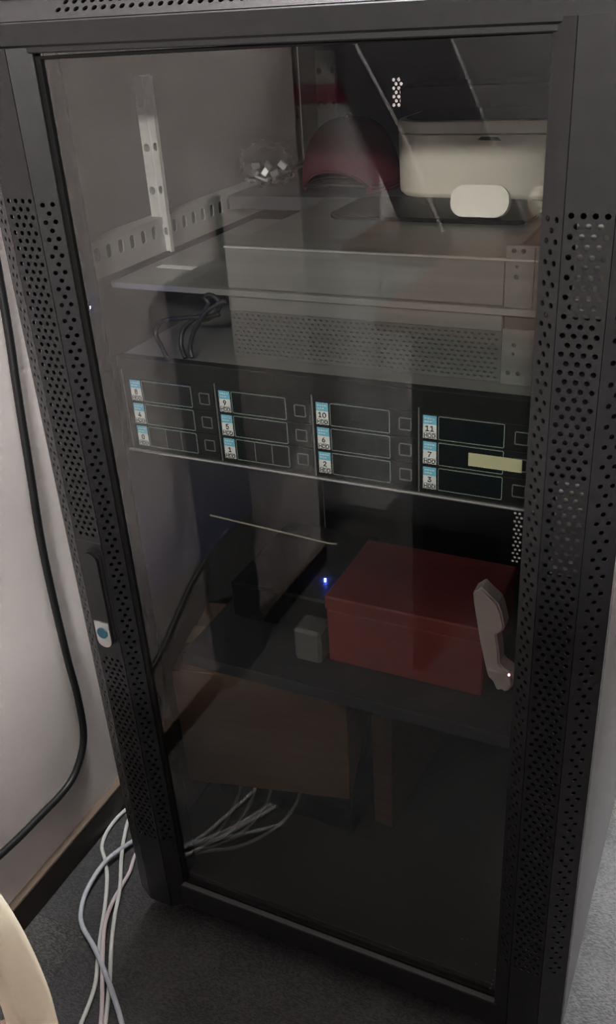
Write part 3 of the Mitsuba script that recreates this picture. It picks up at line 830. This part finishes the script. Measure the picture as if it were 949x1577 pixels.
# ---------------------------------------------------------------- near the camera and in the reflection
def flat_tube(pts, w, h, ref, n=16):
    """A flattened tube; ref is the direction across its broad side's normal."""
    P = smooth_path(pts, 6)
    t = np.gradient(P, axis=0); t /= np.linalg.norm(t, axis=1, keepdims=True)
    rings = []
    for i in range(len(P)):
        side = np.cross(t[i], ref); side /= np.linalg.norm(side)
        up = np.cross(side, t[i])
        a = np.arange(n) * 2 * np.pi / n
        c_, s_ = np.cos(a), np.sin(a)
        rings.append(P[i] + (np.sign(c_) * np.abs(c_) ** 0.6)[:, None] * side * w / 2 + (np.sign(s_) * np.abs(s_) ** 0.6)[:, None] * up * h / 2)
    return loft(rings)


STD = 'tube_stand'
say(STD, 'cream curved tube frame standing on the brown desk at the near left corner', 'stand')
arm = [(0.172, -0.565, 0.7385), (0.166, -0.557, 0.770), (0.160, -0.551, 0.810), (0.1593, -0.550, 0.836), (0.1545, -0.550, 0.866), (0.1442, -0.550, 0.8845), (0.126, -0.552, 0.8965),
       (0.105, -0.562, 0.902), (0.085, -0.590, 0.905), (0.070, -0.65, 0.905), (0.062, -0.72, 0.90), (0.060, -0.775, 0.875), (0.060, -0.80, 0.82), (0.060, -0.81, 0.7385)]
add(STD + '__frame', flat_tube(arm, 0.0195, 0.016, [0.3, 1, 0]), 'm_chair', True)

DK = 'desk'
say(DK, 'brown wooden desk under the cream tube stand at the near left corner', 'desk')
outline = Polygon([(0.106, -0.5135), (1.60, -0.5135), (1.60, -1.40), (-0.40, -1.40), (-0.40, -1.02), (-0.16, -0.98), (-0.16, -0.60), (0.05, -0.575)]).buffer(-0.012).buffer(0.012)
top = ext(outline, 0.028); top.apply_translation([0, 0, 0.710])
add(DK + '__top', top, 'm_wood')
add(DK + '__panel', bx(-0.10, 1.55, -1.36, -1.34, 0.0, 0.7095, 0.002), 'm_desk')
add(DK + '__side', bx(-0.12, -0.10, -1.36, -0.66, 0.0, 0.7095, 0.002), 'm_desk')
add(DK + '__side', bx(1.55, 1.57, -1.36, -0.56, 0.0, 0.7095, 0.002), 'm_desk')
k = add('added_partition', bx(-1.29, 0.60, -2.62, -2.58, 0.0, 1.55, 0.004), 'm_added_partition')  # added to darken the glass reflection and shade the floor behind
say(k, 'grey partition added to dim the reflection in the upper right of the glass', 'partition')
k = add('added_partition', bx(0.33, 2.80, -1.62, -1.58, 0.0, 1.45, 0.004), 'm_shade_partition')  # added out of view to block front lamp light from lower door and interior
say(k, 'unseen dark grey partition added behind the desk to shade the lower cabinet', 'partition')
k = add('black_board', bx(WALL_X + .001, WALL_X + 0.03, -0.62, -0.475, 0.0, 0.80, 0.002), 'm_board')
say(k, 'narrow black board standing against the beige wall, seen only reflected', 'board')
LK = 'metal_locker'
say(LK, 'pale locker with a red band reflected in the top of the glass', 'locker')
add(LK + '__body', bx(-1.25, -0.405, -1.75, -1.255, 0.0, 1.9, 0.003), 'm_locker')
add(LK + '__red_band', bx(-1.25, -0.404, -1.256, -1.2515, 0.982, 1.020, 0.0005), 'm_stripe')
# edges follow x = a + b (z - 1), leaning to the left
lb_ = hull([(x, y, z) for z, x in ((1.45, -0.645), (0.7385, -0.324), (1.45, -0.395), (0.7385, -0.054)) for y in (-1.20, -1.18)])
k = add('leaning_board', lb_, 'm_board')
say(k, 'dark slanting board reflected in the top of the glass', 'board')
k = add('chrome_pole', tube([(-0.539, -1.165, 1.30), (-0.3279, -1.165, 0.951), (-0.2709, -1.165, 0.828), (-0.2295, -1.165, 0.7385)], 0.004, 10, 2), 'm_lamp_frame', True)
say(k, 'thin bright pole slanting in the reflection at the top of the glass', 'pole')
